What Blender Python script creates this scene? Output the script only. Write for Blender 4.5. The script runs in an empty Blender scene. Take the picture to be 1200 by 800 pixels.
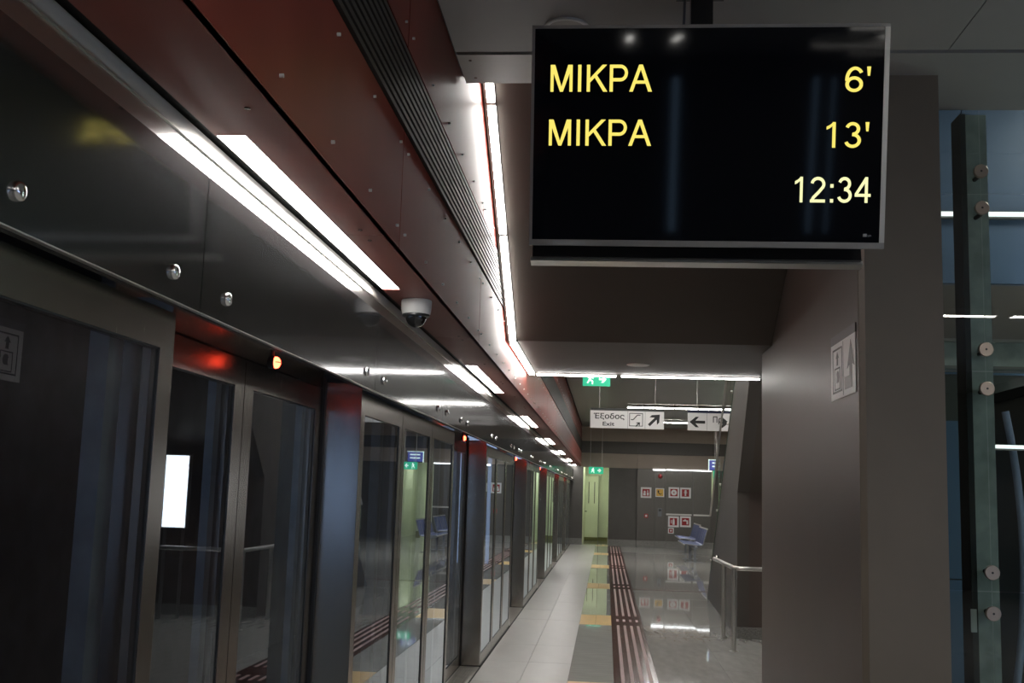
import bpy, bmesh, math, random
from mathutils import Vector, Matrix
random.seed(7)
S = bpy.context.scene
COL = S.collection

# ------------------------------------------------------------------ camera (photo frame 1200x800, focal 1288 px)
F = 1288.0
def nrm(v): return v.normalized()
_dy = nrm(Vector((110, 180, F)))
_dz = Vector((292, -9400, F)); _dz = nrm(_dz - _dy * _dz.dot(_dy))
_dx = _dy.cross(_dz)
RW = Matrix((_dx, _dy, _dz))            # image axes (right, down, forward) -> world
CAM = Vector((0, 0, 1.6))
cd = bpy.data.cameras.new('camera'); cam = bpy.data.objects.new('camera', cd); COL.objects.link(cam)
cd.sensor_width = 36.0; cd.lens = F / 1200 * 36.0; cd.clip_start = 0.05; cd.clip_end = 200
m = Matrix((RW @ Vector((1, 0, 0)), RW @ Vector((0, -1, 0)), RW @ Vector((0, 0, -1)))).transposed().to_4x4()
m.translation = CAM; cam.matrix_world = m
S.camera = cam
S.view_settings.view_transform = 'Standard'; S.view_settings.look = 'None'
S.view_settings.gamma = 1.0; S.view_settings.use_curve_mapping = False
S.view_settings.exposure = 0.0

# ------------------------------------------------------------------ world: dusk sky seen through the tunnel mouth, rear slots and added side opening
W = bpy.data.worlds.new('dusk'); S.world = W; W.use_nodes = True
bg = W.node_tree.nodes['Background']; bg.inputs[0].default_value = (0.40, 0.55, 0.86, 1); bg.inputs[1].default_value = 2.9

LAMP = 30.0          # radiance of the white linear lamps

def pix(px, py): return RW @ Vector((px - 600, py - 400, F))
def onX(px, py, X): d = pix(px, py); return CAM + d * (X / d.x)
def onY(px, py, Y): d = pix(px, py); return CAM + d * (Y / d.y)
def onZ(px, py, Z=0.0): d = pix(px, py); return CAM + d * ((Z - CAM.z) / d.z)

# ------------------------------------------------------------------ materials
M = {}
def mat(name, col, rough=0.5, metal=0.0, noise=0.0, nscale=8.0, stretch=(1, 1, 1), bump=0.0, rvar=0.0, spec=0.5,
        emit=None, estr=0.0, aniso=0.0, arot=0.0, coat=0.0):
    mm = bpy.data.materials.new(name); mm.use_nodes = True
    nt = mm.node_tree; b = nt.nodes['Principled BSDF']
    b.inputs['Base Color'].default_value = (*col, 1); b.inputs['Roughness'].default_value = rough
    b.inputs['Metallic'].default_value = metal; b.inputs['Specular IOR Level'].default_value = spec
    b.inputs['Coat Weight'].default_value = coat; b.inputs['Coat Roughness'].default_value = 0.08
    if aniso:
        b.inputs['Anisotropic'].default_value = aniso; b.inputs['Anisotropic Rotation'].default_value = arot
    if emit:
        b.inputs['Emission Color'].default_value = (*emit, 1); b.inputs['Emission Strength'].default_value = estr
    if noise or bump or rvar:
        tc = nt.nodes.new('ShaderNodeTexCoord'); mp = nt.nodes.new('ShaderNodeMapping')
        mp.inputs['Scale'].default_value = stretch
        nz = nt.nodes.new('ShaderNodeTexNoise'); nz.inputs['Scale'].default_value = nscale; nz.inputs['Detail'].default_value = 4
        nt.links.new(tc.outputs['Object'], mp.inputs[0]); nt.links.new(mp.outputs[0], nz.inputs['Vector'])
        if noise:
            cr = nt.nodes.new('ShaderNodeValToRGB')
            cr.color_ramp.elements[0].position = 0.3; cr.color_ramp.elements[1].position = 0.7
            cr.color_ramp.elements[0].color = (*[c * (1 - noise) for c in col], 1)
            cr.color_ramp.elements[1].color = (*[min(1, c * (1 + noise)) for c in col], 1)
            nt.links.new(nz.outputs['Fac'], cr.inputs[0]); nt.links.new(cr.outputs[0], b.inputs['Base Color'])
        if rvar:
            mr = nt.nodes.new('ShaderNodeMapRange'); mr.inputs[3].default_value = max(0.01, rough - rvar); mr.inputs[4].default_value = rough + rvar
            nt.links.new(nz.outputs['Fac'], mr.inputs[0]); nt.links.new(mr.outputs[0], b.inputs['Roughness'])
        if bump:
            bp = nt.nodes.new('ShaderNodeBump'); bp.inputs['Strength'].default_value = bump; bp.inputs['Distance'].default_value = 0.01
            nt.links.new(nz.outputs['Fac'], bp.inputs['Height']); nt.links.new(bp.outputs[0], b.inputs['Normal'])
    M[name] = mm; return mm

def glass(name, tint, ior=1.5, rough=0.0, spec=(1, 1, 1)):
    mm = bpy.data.materials.new(name); mm.use_nodes = True; nt = mm.node_tree
    nt.nodes.remove(nt.nodes['Principled BSDF']); out = nt.nodes['Material Output']
    tr = nt.nodes.new('ShaderNodeBsdfTransparent'); tr.inputs[0].default_value = (*tint, 1)
    gl = nt.nodes.new('ShaderNodeBsdfGlossy'); gl.inputs['Roughness'].default_value = rough; gl.inputs[0].default_value = (*spec, 1)
    fr = nt.nodes.new('ShaderNodeFresnel'); fr.inputs[0].default_value = ior
    mx = nt.nodes.new('ShaderNodeMixShader')
    ge = nt.nodes.new('ShaderNodeNewGeometry')          # a thin pane: both faces reflect, counted once at the face first met
    sb = nt.nodes.new('ShaderNodeMath'); sb.operation = 'SUBTRACT'; sb.inputs[0].default_value = 1.0
    ml = nt.nodes.new('ShaderNodeMath'); ml.operation = 'MULTIPLY'; m2 = nt.nodes.new('ShaderNodeMath'); m2.operation = 'MULTIPLY'
    m2.inputs[1].default_value = 1.6; m2.use_clamp = True
    nt.links.new(ge.outputs['Backfacing'], sb.inputs[1]); nt.links.new(fr.outputs[0], ml.inputs[0]); nt.links.new(sb.outputs[0], ml.inputs[1])
    nt.links.new(ml.outputs[0], m2.inputs[0]); nt.links.new(m2.outputs[0], mx.inputs[0]); nt.links.new(tr.outputs[0], mx.inputs[1]); nt.links.new(gl.outputs[0], mx.inputs[2])
    nt.links.new(mx.outputs[0], out.inputs[0]); M[name] = mm; return mm

mat('red', (0.225, 0.038, 0.025), 0.40, noise=0.10, nscale=3, spec=0.35)
mat('red_soffit', (0.20, 0.05, 0.036), 0.45, noise=0.08, nscale=3, spec=0.4)
mat('black', (0.012, 0.012, 0.012), 0.6)
mat('dark', (0.03, 0.03, 0.03), 0.7)
mat('fin', (0.06, 0.055, 0.05), 0.4, 0.3)
mat('profile_rough', (0.72, 0.70, 0.66), 0.42, 0.6)
mat('frame_steel', (0.235, 0.208, 0.185), 0.25, 1.0, noise=0.06, nscale=40, stretch=(6, 6, .3), rvar=0.05)
mat('post_steel', (0.44, 0.42, 0.39), 0.20, 1.0, noise=0.05, nscale=40, stretch=(8, 8, .3), rvar=0.03)
mat('chrome', (0.75, 0.74, 0.72), 0.12, 1.0)
mat('rail_steel', (0.68, 0.66, 0.63), 0.36, 1.0)
mat('gal_steel', (0.40, 0.43, 0.40), 0.5, 0.15, noise=0.22, nscale=9, rvar=0.1)
mat('stile_steel', (0.20, 0.22, 0.23), 0.35, 0.7, noise=0.25, nscale=9, rvar=0.08)
mat('disc_steel', (0.46, 0.38, 0.31), 0.35, 1.0)
mat('rubber', (0.02, 0.022, 0.026), 0.5)
mat('ceiling_paint', (0.33, 0.32, 0.305), 0.55, noise=0.04, nscale=2)
mat('ceiling_beige', (0.38, 0.35, 0.31), 0.45, noise=0.04, nscale=3)
mat('slat_paint', (0.27, 0.27, 0.24), 0.4)
mat('slope_brown', (0.083, 0.065, 0.053), 0.6, noise=0.06, nscale=2)
mat('landing_brown', (0.075, 0.058, 0.047), 0.6, noise=0.05, nscale=2)
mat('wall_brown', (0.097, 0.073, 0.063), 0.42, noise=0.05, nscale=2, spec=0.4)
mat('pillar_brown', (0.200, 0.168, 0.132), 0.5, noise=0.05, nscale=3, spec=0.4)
mat('stair_brown', (0.085, 0.073, 0.064), 0.5, noise=0.06, nscale=3)
mat('wall_grey', (0.085, 0.078, 0.07), 0.45, noise=0.06, nscale=3)
mat('bulk_beige', (0.40, 0.33, 0.27), 0.5, noise=0.05, nscale=2)
mat('bulk_dark', (0.11, 0.10, 0.09), 0.5)
mat('skirting', (0.22, 0.215, 0.20), 0.45, noise=0.35, nscale=60)
mat('cab_steel', (0.15, 0.142, 0.13), 0.35, 0.8, noise=0.06, nscale=20, stretch=(4, 4, .3), rvar=.05)
mat('corridor', (0.72, 0.75, 0.60), 0.5, noise=0.05, nscale=2)
mat('corridor_base', (0.20, 0.19, 0.08), 0.5)
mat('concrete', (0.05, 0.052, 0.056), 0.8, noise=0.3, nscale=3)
mat('tile_pale', (0.40, 0.385, 0.36), 0.34, noise=0.08, nscale=7, stretch=(1, .35, 1), rvar=0.06, spec=0.45)
mat('tile_grey', (0.42, 0.42, 0.395), 0.03, noise=0.10, nscale=6, stretch=(.5, 2, 1), rvar=0.01, spec=0.6)
mat('tile_grey2', (0.40, 0.39, 0.365), 0.03, noise=0.10, nscale=6, stretch=(2, .5, 1), rvar=0.01, spec=0.6)
mat('tile_yellow', (0.62, 0.40, 0.14), 0.35, noise=0.10, nscale=12, rvar=0.05)
mat('tile_brown', (0.075, 0.026, 0.020), 0.14, noise=0.16, nscale=10, rvar=0.03, spec=0.35)
mat('bar_brown', (0.34, 0.23, 0.21), 0.5, noise=0.08, nscale=20)
mat('joint', (0.07, 0.065, 0.06), 0.8)
mat('alu', (0.52, 0.49, 0.45), 0.38, 0.85, noise=0.1, nscale=10)
mat('white_plastic', (0.72, 0.71, 0.68), 0.4)
mat('dome', (0.01, 0.01, 0.01), 0.04, spec=0.7, coat=0.5)
mat('tv_silver', (0.36, 0.35, 0.34), 0.3, 0.8)
mat('tv_silver_light', (0.70, 0.69, 0.66), 0.3, 0.8)
mat('tv_black', (0.012, 0.012, 0.013), 0.35)
mat('tv_screen', (0.004, 0.005, 0.008), 0.05, spec=0.22)
mat('txt_yellow', (0.02, 0.02, 0.0), 0.4, emit=(1.0, 0.83, 0.16), estr=1.0)
mat('txt_pale', (0.02, 0.02, 0.0), 0.4, emit=(1.0, 1.0, 0.52), estr=1.0)
mat('txt_grey', (0.35, 0.35, 0.35), 0.5)
mat('lamp_white', (0.8, 0.8, 0.8), 0.4, emit=(1.0, 0.975, 0.95), estr=LAMP)
mat('lamp_strip', (0.8, 0.8, 0.8), 0.4, emit=(1.0, 0.975, 0.94), estr=LAMP * 1.0)
mat('lamp_hall', (0.8, 0.8, 0.8), 0.4, emit=(1.0, 0.97, 0.92), estr=LAMP * 1.2)
mat('lamp_far', (0.8, 0.8, 0.8), 0.4, emit=(1.0, 0.98, 0.93), estr=LAMP * 1.3)
mat('reflection_glow', (0.8, 0.8, 0.8), 0.4, emit=(0.95, 0.98, 1.0), estr=1.6)  # glow standing in for lamps mirrored in the shaft glass
mat('lamp_green', (0.8, 0.8, 0.8), 0.4, emit=(0.93, 1.0, 0.80), estr=9)
mat('lamp_red', (0.6, 0.03, 0.02), 0.3, emit=(1.0, 0.06, 0.025), estr=18)
mat('lamp_red_core', (0.8, 0.2, 0.05), 0.3, emit=(1.0, 0.22, 0.06), estr=26)
mat('lightbox', (0.8, 0.8, 0.8), 0.4, emit=(0.93, 0.97, 1.0), estr=5.5)
mat('led_green', (0, .3, .1), 0.4, emit=(0.05, 1.0, 0.35), estr=2.0)
mat('exit_green', (0.02, 0.30, 0.17), 0.4, emit=(0.03, 0.50, 0.27), estr=0.75)
mat('exit_white', (0.8, 0.85, 0.8), 0.4, emit=(0.75, 0.95, 0.85), estr=0.8)
mat('sign_white', (0.80, 0.78, 0.77), 0.45)
mat('sign_black', (0.015, 0.015, 0.015), 0.45)
mat('sign_grey', (0.13, 0.12, 0.12), 0.45)
mat('sign_dark', (0.04, 0.042, 0.04), 0.45)
mat('sign_navy', (0.02, 0.022, 0.06), 0.45)
mat('sign_red', (0.33, 0.012, 0.015), 0.45)
mat('sign_yellow', (0.72, 0.44, 0.07), 0.45)
mat('red_plastic', (0.42, 0.015, 0.015), 0.4)
mat('grey_plastic', (0.17, 0.18, 0.20), 0.4)
mat('blue_seat', (0.05, 0.07, 0.21), 0.35, 0.3)
mat('blue_panel', (0.058, 0.105, 0.19), 0.45, noise=0.08, nscale=1.5)
mat('pale_tube', (0.48, 0.54, 0.75), 0.35)
mat('lift_grey', (0.20, 0.19, 0.175), 0.4, 0.4)
mat('blue_sign', (0.05, 0.06, 0.2), 0.4, emit=(0.10, 0.12, 0.55), estr=0.45)
def steel2(name, col, r0, r1, fac, bump=0.08):
    """polished but finely scratched steel: a sharp and a wide reflection lobe"""
    mm = bpy.data.materials.new(name); mm.use_nodes = True; nt = mm.node_tree
    nt.nodes.remove(nt.nodes['Principled BSDF']); out = nt.nodes['Material Output']
    a = nt.nodes.new('ShaderNodeBsdfGlossy'); b = nt.nodes.new('ShaderNodeBsdfGlossy'); mx = nt.nodes.new('ShaderNodeMixShader')
    tc = nt.nodes.new('ShaderNodeTexCoord'); nz = nt.nodes.new('ShaderNodeTexNoise'); nz.inputs['Scale'].default_value = 1.6; nz.inputs['Detail'].default_value = 0
    bp = nt.nodes.new('ShaderNodeBump'); bp.inputs['Strength'].default_value = bump; bp.inputs['Distance'].default_value = 0.01
    nt.links.new(tc.outputs['Object'], nz.inputs['Vector']); nt.links.new(nz.outputs['Fac'], bp.inputs['Height'])
    for g_, r in ((a, r0), (b, r1)):
        g_.inputs[0].default_value = (*col, 1); g_.inputs['Roughness'].default_value = r
        nt.links.new(bp.outputs[0], g_.inputs['Normal'])
    mx.inputs[0].default_value = fac
    nt.links.new(a.outputs[0], mx.inputs[1]); nt.links.new(b.outputs[0], mx.inputs[2]); nt.links.new(mx.outputs[0], out.inputs[0]); M[name] = mm
steel2('fascia_steel', (0.34, 0.34, 0.345), 0.085, 0.34, 0.20, 0.06)
steel2('profile_steel', (0.62, 0.61, 0.58), 0.13, 0.34, 0.3, 0.02)
glass('door_glass', (0.86, 0.89, 0.92), 1.52, spec=(0.86, 0.93, 1.0))
glass('clear_glass', (0.82, 0.88, 0.86), 1.5)
glass('green_glass', (0.70, 0.80, 0.75), 1.5)

# ------------------------------------------------------------------ mesh helpers
class MB:
    def __init__(s): s.v = []; s.f = []
    def box(s, x0, x1, y0, y1, z0, z1):
        n = len(s.v)
        s.v += [(x, y, z) for z in (z0, z1) for y in (y0, y1) for x in (x0, x1)]
        s.f += [tuple(n + i for i in q) for q in ((0, 2, 3, 1), (4, 5, 7, 6), (0, 1, 5, 4), (2, 6, 7, 3), (0, 4, 6, 2), (1, 3, 7, 5))]
        return s
    def prism(s, poly, fn):
        """poly: 2D points; fn(p, t) -> 3D for t in 0,1"""
        n = len(s.v); k = len(poly)
        s.v += [tuple(fn(p, 0)) for p in poly] + [tuple(fn(p, 1)) for p in poly]
        s.f += [tuple(n + i for i in range(k))[::-1], tuple(n + k + i for i in range(k))]
        s.f += [(n + i, n + (i + 1) % k, n + k + (i + 1) % k, n + k + i) for i in range(k)]
        return s
    def cyl(s, p0, p1, r, seg=16, r1=None):
        p0 = Vector(p0); p1 = Vector(p1); r1 = r if r1 is None else r1
        d = (p1 - p0).normalized(); a = d.orthogonal().normalized(); b = d.cross(a); n = len(s.v)
        for p, rr in ((p0, r), (p1, r1)):
            for i in range(seg):
                t = 2 * math.pi * i / seg; s.v.append(tuple(p + a * (rr * math.cos(t)) + b * (rr * math.sin(t))))
        s.f += [tuple(n + i for i in range(seg))[::-1], tuple(n + seg + i for i in range(seg))]
        s.f += [(n + i, n + (i + 1) % seg, n + seg + (i + 1) % seg, n + seg + i) for i in range(seg)]
        return s
    def tube(s, pts, r, seg=12):
        pts = [Vector(p) for p in pts]; n = len(s.v); k = len(pts); ref = None
        for j, p in enumerate(pts):
            d = (pts[min(j + 1, k - 1)] - pts[max(j - 1, 0)]).normalized()
            a = d.orthogonal().normalized() if ref is None else (ref - d * ref.dot(d)).normalized()
            ref = a; b = d.cross(a)
            for i in range(seg):
                t = 2 * math.pi * i / seg; s.v.append(tuple(p + a * (r * math.cos(t)) + b * (r * math.sin(t))))
        for j in range(k - 1):
            s.f += [(n + j * seg + i, n + j * seg + (i + 1) % seg, n + (j + 1) * seg + (i + 1) % seg, n + (j + 1) * seg + i) for i in range(seg)]
        s.f += [tuple(n + i for i in range(seg))[::-1], tuple(n + (k - 1) * seg + i for i in range(seg))]
        return s
    def lathe(s, c, axis, prof, seg=24):
        """prof: (radius, height along axis) pairs"""
        c = Vector(c); d = Vector(axis).normalized(); a = d.orthogonal().normalized(); b = d.cross(a); n = len(s.v)
        for r, h in prof:
            for i in range(seg):
                t = 2 * math.pi * i / seg; s.v.append(tuple(c + d * h + a * (r * math.cos(t)) + b * (r * math.sin(t))))
        for j in range(len(prof) - 1):
            s.f += [(n + j * seg + i, n + j * seg + (i + 1) % seg, n + (j + 1) * seg + (i + 1) % seg, n + (j + 1) * seg + i) for i in range(seg)]
        s.f += [tuple(n + i for i in range(seg))[::-1], tuple(n + (len(prof) - 1) * seg + i for i in range(seg))]
        return s
    def mesh(s, name):
        me = bpy.data.meshes.new(name); me.from_pydata(s.v, [], s.f)
        bm = bmesh.new(); bm.from_mesh(me); bmesh.ops.recalc_face_normals(bm, faces=bm.faces); bm.to_mesh(me); bm.free()
        return me
    def build(s, name, material, parent=None, smooth=False, bevel=0.0):
        me = s.mesh(name); me.materials.append(M[material])
        o = bpy.data.objects.new(name, me); COL.objects.link(o)
        if smooth:
            for p in me.polygons: p.use_smooth = True
            try: me.set_sharp_from_angle(angle=math.radians(40))
            except Exception: pass
        if bevel:
            bv = o.modifiers.new('bevel', 'BEVEL'); bv.width = bevel; bv.segments = 2; bv.limit_method = 'ANGLE'
        if parent: put(o, parent)
        return o

def put(o, parent):
    o.parent = parent
    o.matrix_parent_inverse = parent.matrix_basis.inverted()
def box(name, material, b, parent=None, bevel=0.0): return MB().box(*b).build(name, material, parent, bevel=bevel)
def empty(name, loc=(0, 0, 0)):
    o = bpy.data.objects.new(name, None); COL.objects.link(o); o.location = loc; o.empty_display_size = 0.1; return o
def tag(o, label, cat, group=None):
    o['label'] = label; o['category'] = cat
    if group: o['group'] = group
    return o
def struct(o, label=None):
    o['kind'] = 'structure'
    if label: o['label'] = label
    return o
def stuff(o): o['kind'] = 'stuff'; return o
def share(src, name, parent, offset=(0, 0, 0)):
    """another object on the same mesh data, moved by offset, under parent"""
    o = src.copy(); o.name = name; COL.objects.link(o); o.parent = None; o.matrix_parent_inverse = Matrix()
    o.location = Vector(src.location) + Vector(offset); put(o, parent); return o
def copy_tree(o, offset, parent=None):
    c = o.copy(); COL.objects.link(c)
    if parent is None:
        c.location = Vector(o.location) + Vector(offset)
    else:
        c.parent = parent
        c.matrix_parent_inverse = o.matrix_parent_inverse.copy()
    for ch in list(o.children): copy_tree(ch, offset, c)
    return c
def text(name, body, origin, ux, uy, height, material, parent, width=None, align='LEFT', depth=0.0015, bold=0.0):
    """flat lettering: origin = baseline left; ux, uy = reading and up directions; height = capital height"""
    cu = bpy.data.curves.new(name, 'FONT'); cu.body = body; cu.size = 1.0; cu.offset = bold
    cu.align_x = 'LEFT'; cu.resolution_u = 4
    t = bpy.data.objects.new(name + '_tmp', cu); COL.objects.link(t)
    bpy.context.view_layer.update()
    me = bpy.data.meshes.new_from_object(t.evaluated_get(bpy.context.evaluated_depsgraph_get()))
    bpy.data.objects.remove(t); bpy.data.curves.remove(cu)
    xs = [v.co.x for v in me.vertices]; ys = [v.co.y for v in me.vertices]
    x0, x1 = min(xs), max(xs); cap = 0.729
    sy = height / cap; sx = sy if width is None else width / (x1 - x0)
    ux = Vector(ux).normalized(); uy = Vector(uy).normalized(); o0 = Vector(origin); un = ux.cross(uy)
    for v in me.vertices:
        v.co = o0 + ux * ((v.co.x - x0) * sx) + uy * (v.co.y * sy) + un * (v.co.z + depth)
    me.materials.clear(); me.materials.append(M[material])
    o = bpy.data.objects.new(name, me); COL.objects.link(o); put(o, parent); return o
def ribbon(path, w):
    """outline quads of a constant-width stroke along a 2D path"""
    pts = [Vector(p) for p in path]; L = []; Rr = []
    for i, p in enumerate(pts):
        a = (p - pts[i - 1]).normalized() if i else (pts[1] - p).normalized()
        b = (pts[i + 1] - p).normalized() if i < len(pts) - 1 else a
        t = (a + b).normalized(); nn = Vector((-t.y, t.x)); k = w / 2 / max(.5, nn.dot(Vector((-a.y, a.x))))
        L.append(p + nn * k); Rr.append(p - nn * k)
    return [[tuple(L[i]), tuple(L[i + 1]), tuple(Rr[i + 1]), tuple(Rr[i])] for i in range(len(pts) - 1)]
def arcp(cx, cy, rx, ry, a0, a1, n=16): return [(cx + rx * math.cos(math.radians(a0 + (a1 - a0) * i / n)), cy + ry * math.sin(math.radians(a0 + (a1 - a0) * i / n))) for i in range(n + 1)]
def rct(x0, x1, y0, y1): return [(x0, y0), (x1, y0), (x1, y1), (x0, y1)]
SW = .125
GL = {
 'I': (.38, [rct(.12, .255, 0, 1)]),
 'M': (1.10, [rct(.10, .225, 0, 1), rct(.875, 1.0, 0, 1), [(.10, 1), (.285, 1), (.61, 0), (.49, 0)], [(1.0, 1), (.815, 1), (.49, 0), (.61, 0)]]),
 'K': (.93, [rct(.10, .235, 0, 1), [(.235, .34), (.235, .505), (.735, 1), (.915, 1)], [(.42, .52), (.515, .615), (.945, 0), (.775, 0)]]),
 'P': (.90, [rct(.10, .235, 0, 1)] + ribbon([(.2, .9375), (.50, .9375)] + arcp(.53, .69, .245, .2475, 90, -90, 14) + [(.50, .4425), (.2, .4425)], SW)),
 'A': (.92, [[(0, 0), (.145, 0), (.525, 1), (.385, 1)], [(.92, 0), (.765, 0), (.385, 1), (.535, 1)], rct(.22, .70, .295, .41)]),
 '1': (.76, [rct(.365, .485, 0, 1), [(.15, .70), (.15, .825), (.27, .89), (.37, .975), (.40, 1), (.485, 1), (.40, .87), (.27, .76)]]),
 '2': (.76, ribbon(arcp(.365, .715, .25, .225, 172, -28, 16) + [(.42, .42), (.18, .19), (.115, .0625)], SW) + [rct(.04, .68, 0, .12)]),
 '3': (.76, ribbon(arcp(.35, .735, .21, .205, 165, -88, 16), SW) + ribbon(arcp(.355, .285, .245, .23, 95, -165, 18), SW)),
 '4': (.76, [rct(.45, .575, 0, 1), rct(.03, .70, .235, .35), [(.03, .35), (.46, 1), (.56, 1), (.52, .86), (.17, .35)]]),
 '6': (.76, ribbon(arcp(.375, .31, .25, .245, 0, 360, 28), SW) + ribbon(arcp(.40, .48, .285, .455, 185, 38, 20), SW)),
 "'": (.26, [[(.085, .64), (.165, .64), (.195, 1), (.055, 1)]]),
 ':': (.38, [rct(.13, .265, 0, .14), rct(.13, .265, .58, .72)])}
def stroke_text(name, body, origin, ux, uy, height, width, material, parent):
    x = 0; chars = []
    for ch in body:
        adv, ps = GL[ch]
        chars.append([[(p[0] + x, p[1]) for p in q] for q in ps]); x += adv
    xs = [p[0] for c in chars for q in c for p in q]; a, b = min(xs), max(xs); sx = width / (b - a)
    un = ux.cross(uy)
    for c in chars:
        mb = MB()
        for q in c: mb.prism(q, lambda p, t: tuple(origin + ux * ((p[0] - a) * sx) + uy * (p[1] * height) + un * (.0004 + .0010 * t)))
        mb.build(name, material, parent)
ORD = ['nearest', 'second', 'third', 'fourth', 'fifth', 'sixth', 'seventh', 'eighth']

# ------------------------------------------------------------------ measures (metres, camera stands at x=0,y=0)
P = 5.38                 # module of the platform screen doors
YC = 3.87                # centre of the nearest doorway
HW = 1.11                # half opening
XF = -1.13               # front plane of the fixed glazing
XL = -1.31               # plane of the sliding leaves
XW = -0.813              # red upper wall
ZS = 2.52                # red soffit
ZC = 3.80                # ceiling
YEND = 36.0
NDOOR = 6

# ================================================================== FLOOR
floor = struct(box('floor', 'joint', (-1.12, 7.0, -10, 40.5, -0.30, -0.006)), 'platform floor of polished grey, pale and tactile tiles')
def tile_mesh(w, l, h=0.012):
    g = 0.0015; return MB().box(g, w - g, g, l - g, -h, 0.0).mesh('tile')
def lay(name, material, x0, x1, y0, y1, w, l, tilt=0.0, start=0.0):
    me = tile_mesh(w, l); me.materials.append(M[material])
    nx = max(1, round((x1 - x0) / w)); y = y0 + start
    while y < y1 - 0.01:
        for i in range(nx):
            o = bpy.data.objects.new(name, me); COL.objects.link(o)
            o.location = (x0 + i * w, y, 0.0)
            if tilt: o.rotation_euler = (random.uniform(-tilt, tilt), random.uniform(-tilt, tilt), 0)
            put(o, floor)
        y += l
def tilei(name, material, b, parent=floor): return box(name, material, b, parent)
# far/behind areas nobody can tell apart: one plain sheet each behind the camera
box('rear_paving', 'tile_grey2', (-1.12, 7.0, -10, 6.0, -0.012, 0.0), floor)
lay('pale_tile', 'tile_pale', -1.115, -0.30, 6.0, YEND, 0.4075, 1.2, 0.0004)
yy = 6.0; ks = []
for k in range(0, NDOOR + 1):
    ks.append(YC + P * (k + 0.0))
gaps = []
prev = 6.0
for c in ks:
    a, b_ = c - 0.57, c + 0.57
    if b_ < 6.0: continue
    n = max(1, round((a - prev) / 1.2)); l = (a - prev) / n
    lay('band_tile', 'tile_grey', -0.30, 0.10, prev, a, 0.40, l, 0.0009)
    lay('yellow_tile', 'tile_yellow', -0.30, 0.10, a, b_, 0.20, 1.14, 0.0003)
    prev = b_
lay('brown_tile', 'tile_brown', 0.10, 0.49, 6.0, YEND - 0.4, 0.39, 0.96, 0.0005)
lay('polished_tile', 'tile_grey2', 0.49, 7.0, 6.0, YEND, 0.651, 1.2, 0.0011)
box('guide_line', 'tile_brown', (0.49, 2.4, 19.55, 19.75, -0.002, 0.0035), floor)
# raised guiding bars of the brown tactile path
for k in range(0, NDOOR + 1):
    c = YC + P * k
    if c < 6: segs = [(6.0, c + P - 0.48)] if c + P - .48 > 6 else []
    else: segs = [(c - 0.12, c + 0.12)] + ([(c + 0.55, min(c + P - 0.55, YEND - 0.8))] if c + .55 < YEND - 1 else [])
    for (a, b_) in segs:
        for x in (0.165, 0.247, 0.329, 0.411):
            box('tactile_bar', 'bar_brown', (x, x + 0.031, a, b_, -0.003, 0.004), floor)
box('wall_base_step', 'dark', (-1.14, -1.12, -10, YEND, -0.3, -0.004), floor)

# ================================================================== TUNNEL BEHIND THE GLASS
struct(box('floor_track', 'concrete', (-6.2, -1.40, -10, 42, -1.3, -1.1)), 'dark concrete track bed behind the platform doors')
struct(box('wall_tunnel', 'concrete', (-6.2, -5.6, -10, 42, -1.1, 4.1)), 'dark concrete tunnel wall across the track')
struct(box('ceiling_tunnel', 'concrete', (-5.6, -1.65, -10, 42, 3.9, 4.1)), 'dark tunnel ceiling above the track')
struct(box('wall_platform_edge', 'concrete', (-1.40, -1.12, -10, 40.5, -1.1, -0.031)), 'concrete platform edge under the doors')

te = struct(empty('wall_tunnel_mouth', (-3.6, -12, 0)), 'far end of the tunnel with an opening to the dusk')
box('lintel', 'concrete', (-6.2, -1.65, -12, -10, 2.25, 4.1), te); box('sill_wall', 'concrete', (-6.2, -1.40, -12, -10, -1.3, .85), te)

# ================================================================== RED UPPER WALL
wl = struct(box('wall_left', 'black', (-1.65, XW - 0.022, -10, YEND, ZS + 0.02, 5.3)), 'dark red clad wall above the platform doors')
LIGHT0, LIGHTL = 2.76, 2.23
LP = P * 0.985
def lights(): return [LIGHT0 + LP * k for k in range(-2, 7)]
# soffit panels with a notch where a lamp sits
XS0, XS1 = -1.06, -0.973
H2 = P / 2
yb = [3.89 + H2 * i for i in range(-5, 13)]
for a, b_ in zip(yb[:-1], yb[1:]):
    if b_ > YEND + 0.2: b_ = YEND
    if b_ - a < 0.3: continue
    pts = [(XW - 0.003, a + 0.002), (XW - 0.003, b_ - 0.002)]
    cuts = []
    for l0 in lights():
        lo, hi = max(a, l0), min(b_, l0 + LIGHTL)
        if hi > lo + 0.001: cuts.append((lo, hi))
    edge = []
    y = b_ - 0.002
    for lo, hi in sorted(cuts, reverse=True):
        if hi < y - 0.01: edge += [(XS0, y), (XS0, hi), (XS1, hi)]
        else: edge += [(XS1, y)]
        if lo > a + 0.01: edge += [(XS1, lo), (XS0, lo)]; y = lo
        else: edge += [(XS1, a + 0.002)]; y = None
        if y is None: break
    if not cuts: edge = [(XS0, b_ - 0.002), (XS0, a + 0.002)]
    elif y is not None: edge += [(XS0, a + 0.002)]
    pts = pts + edge
    sp = MB().prism(pts, lambda p, t: (p[0], p[1], ZS + 0.018 * t)).build('soffit_panel', 'red_soffit', wl)
    sc = MB()
    for q in (0.03, 0.5, 0.97):
        yv = a + (b_ - a) * q; sc.cyl((-0.90, yv, ZS), (-0.90, yv, ZS - 0.003), 0.008, 8)
    stuff(sc.build('screw_heads', 'frame_steel', sp))
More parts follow.
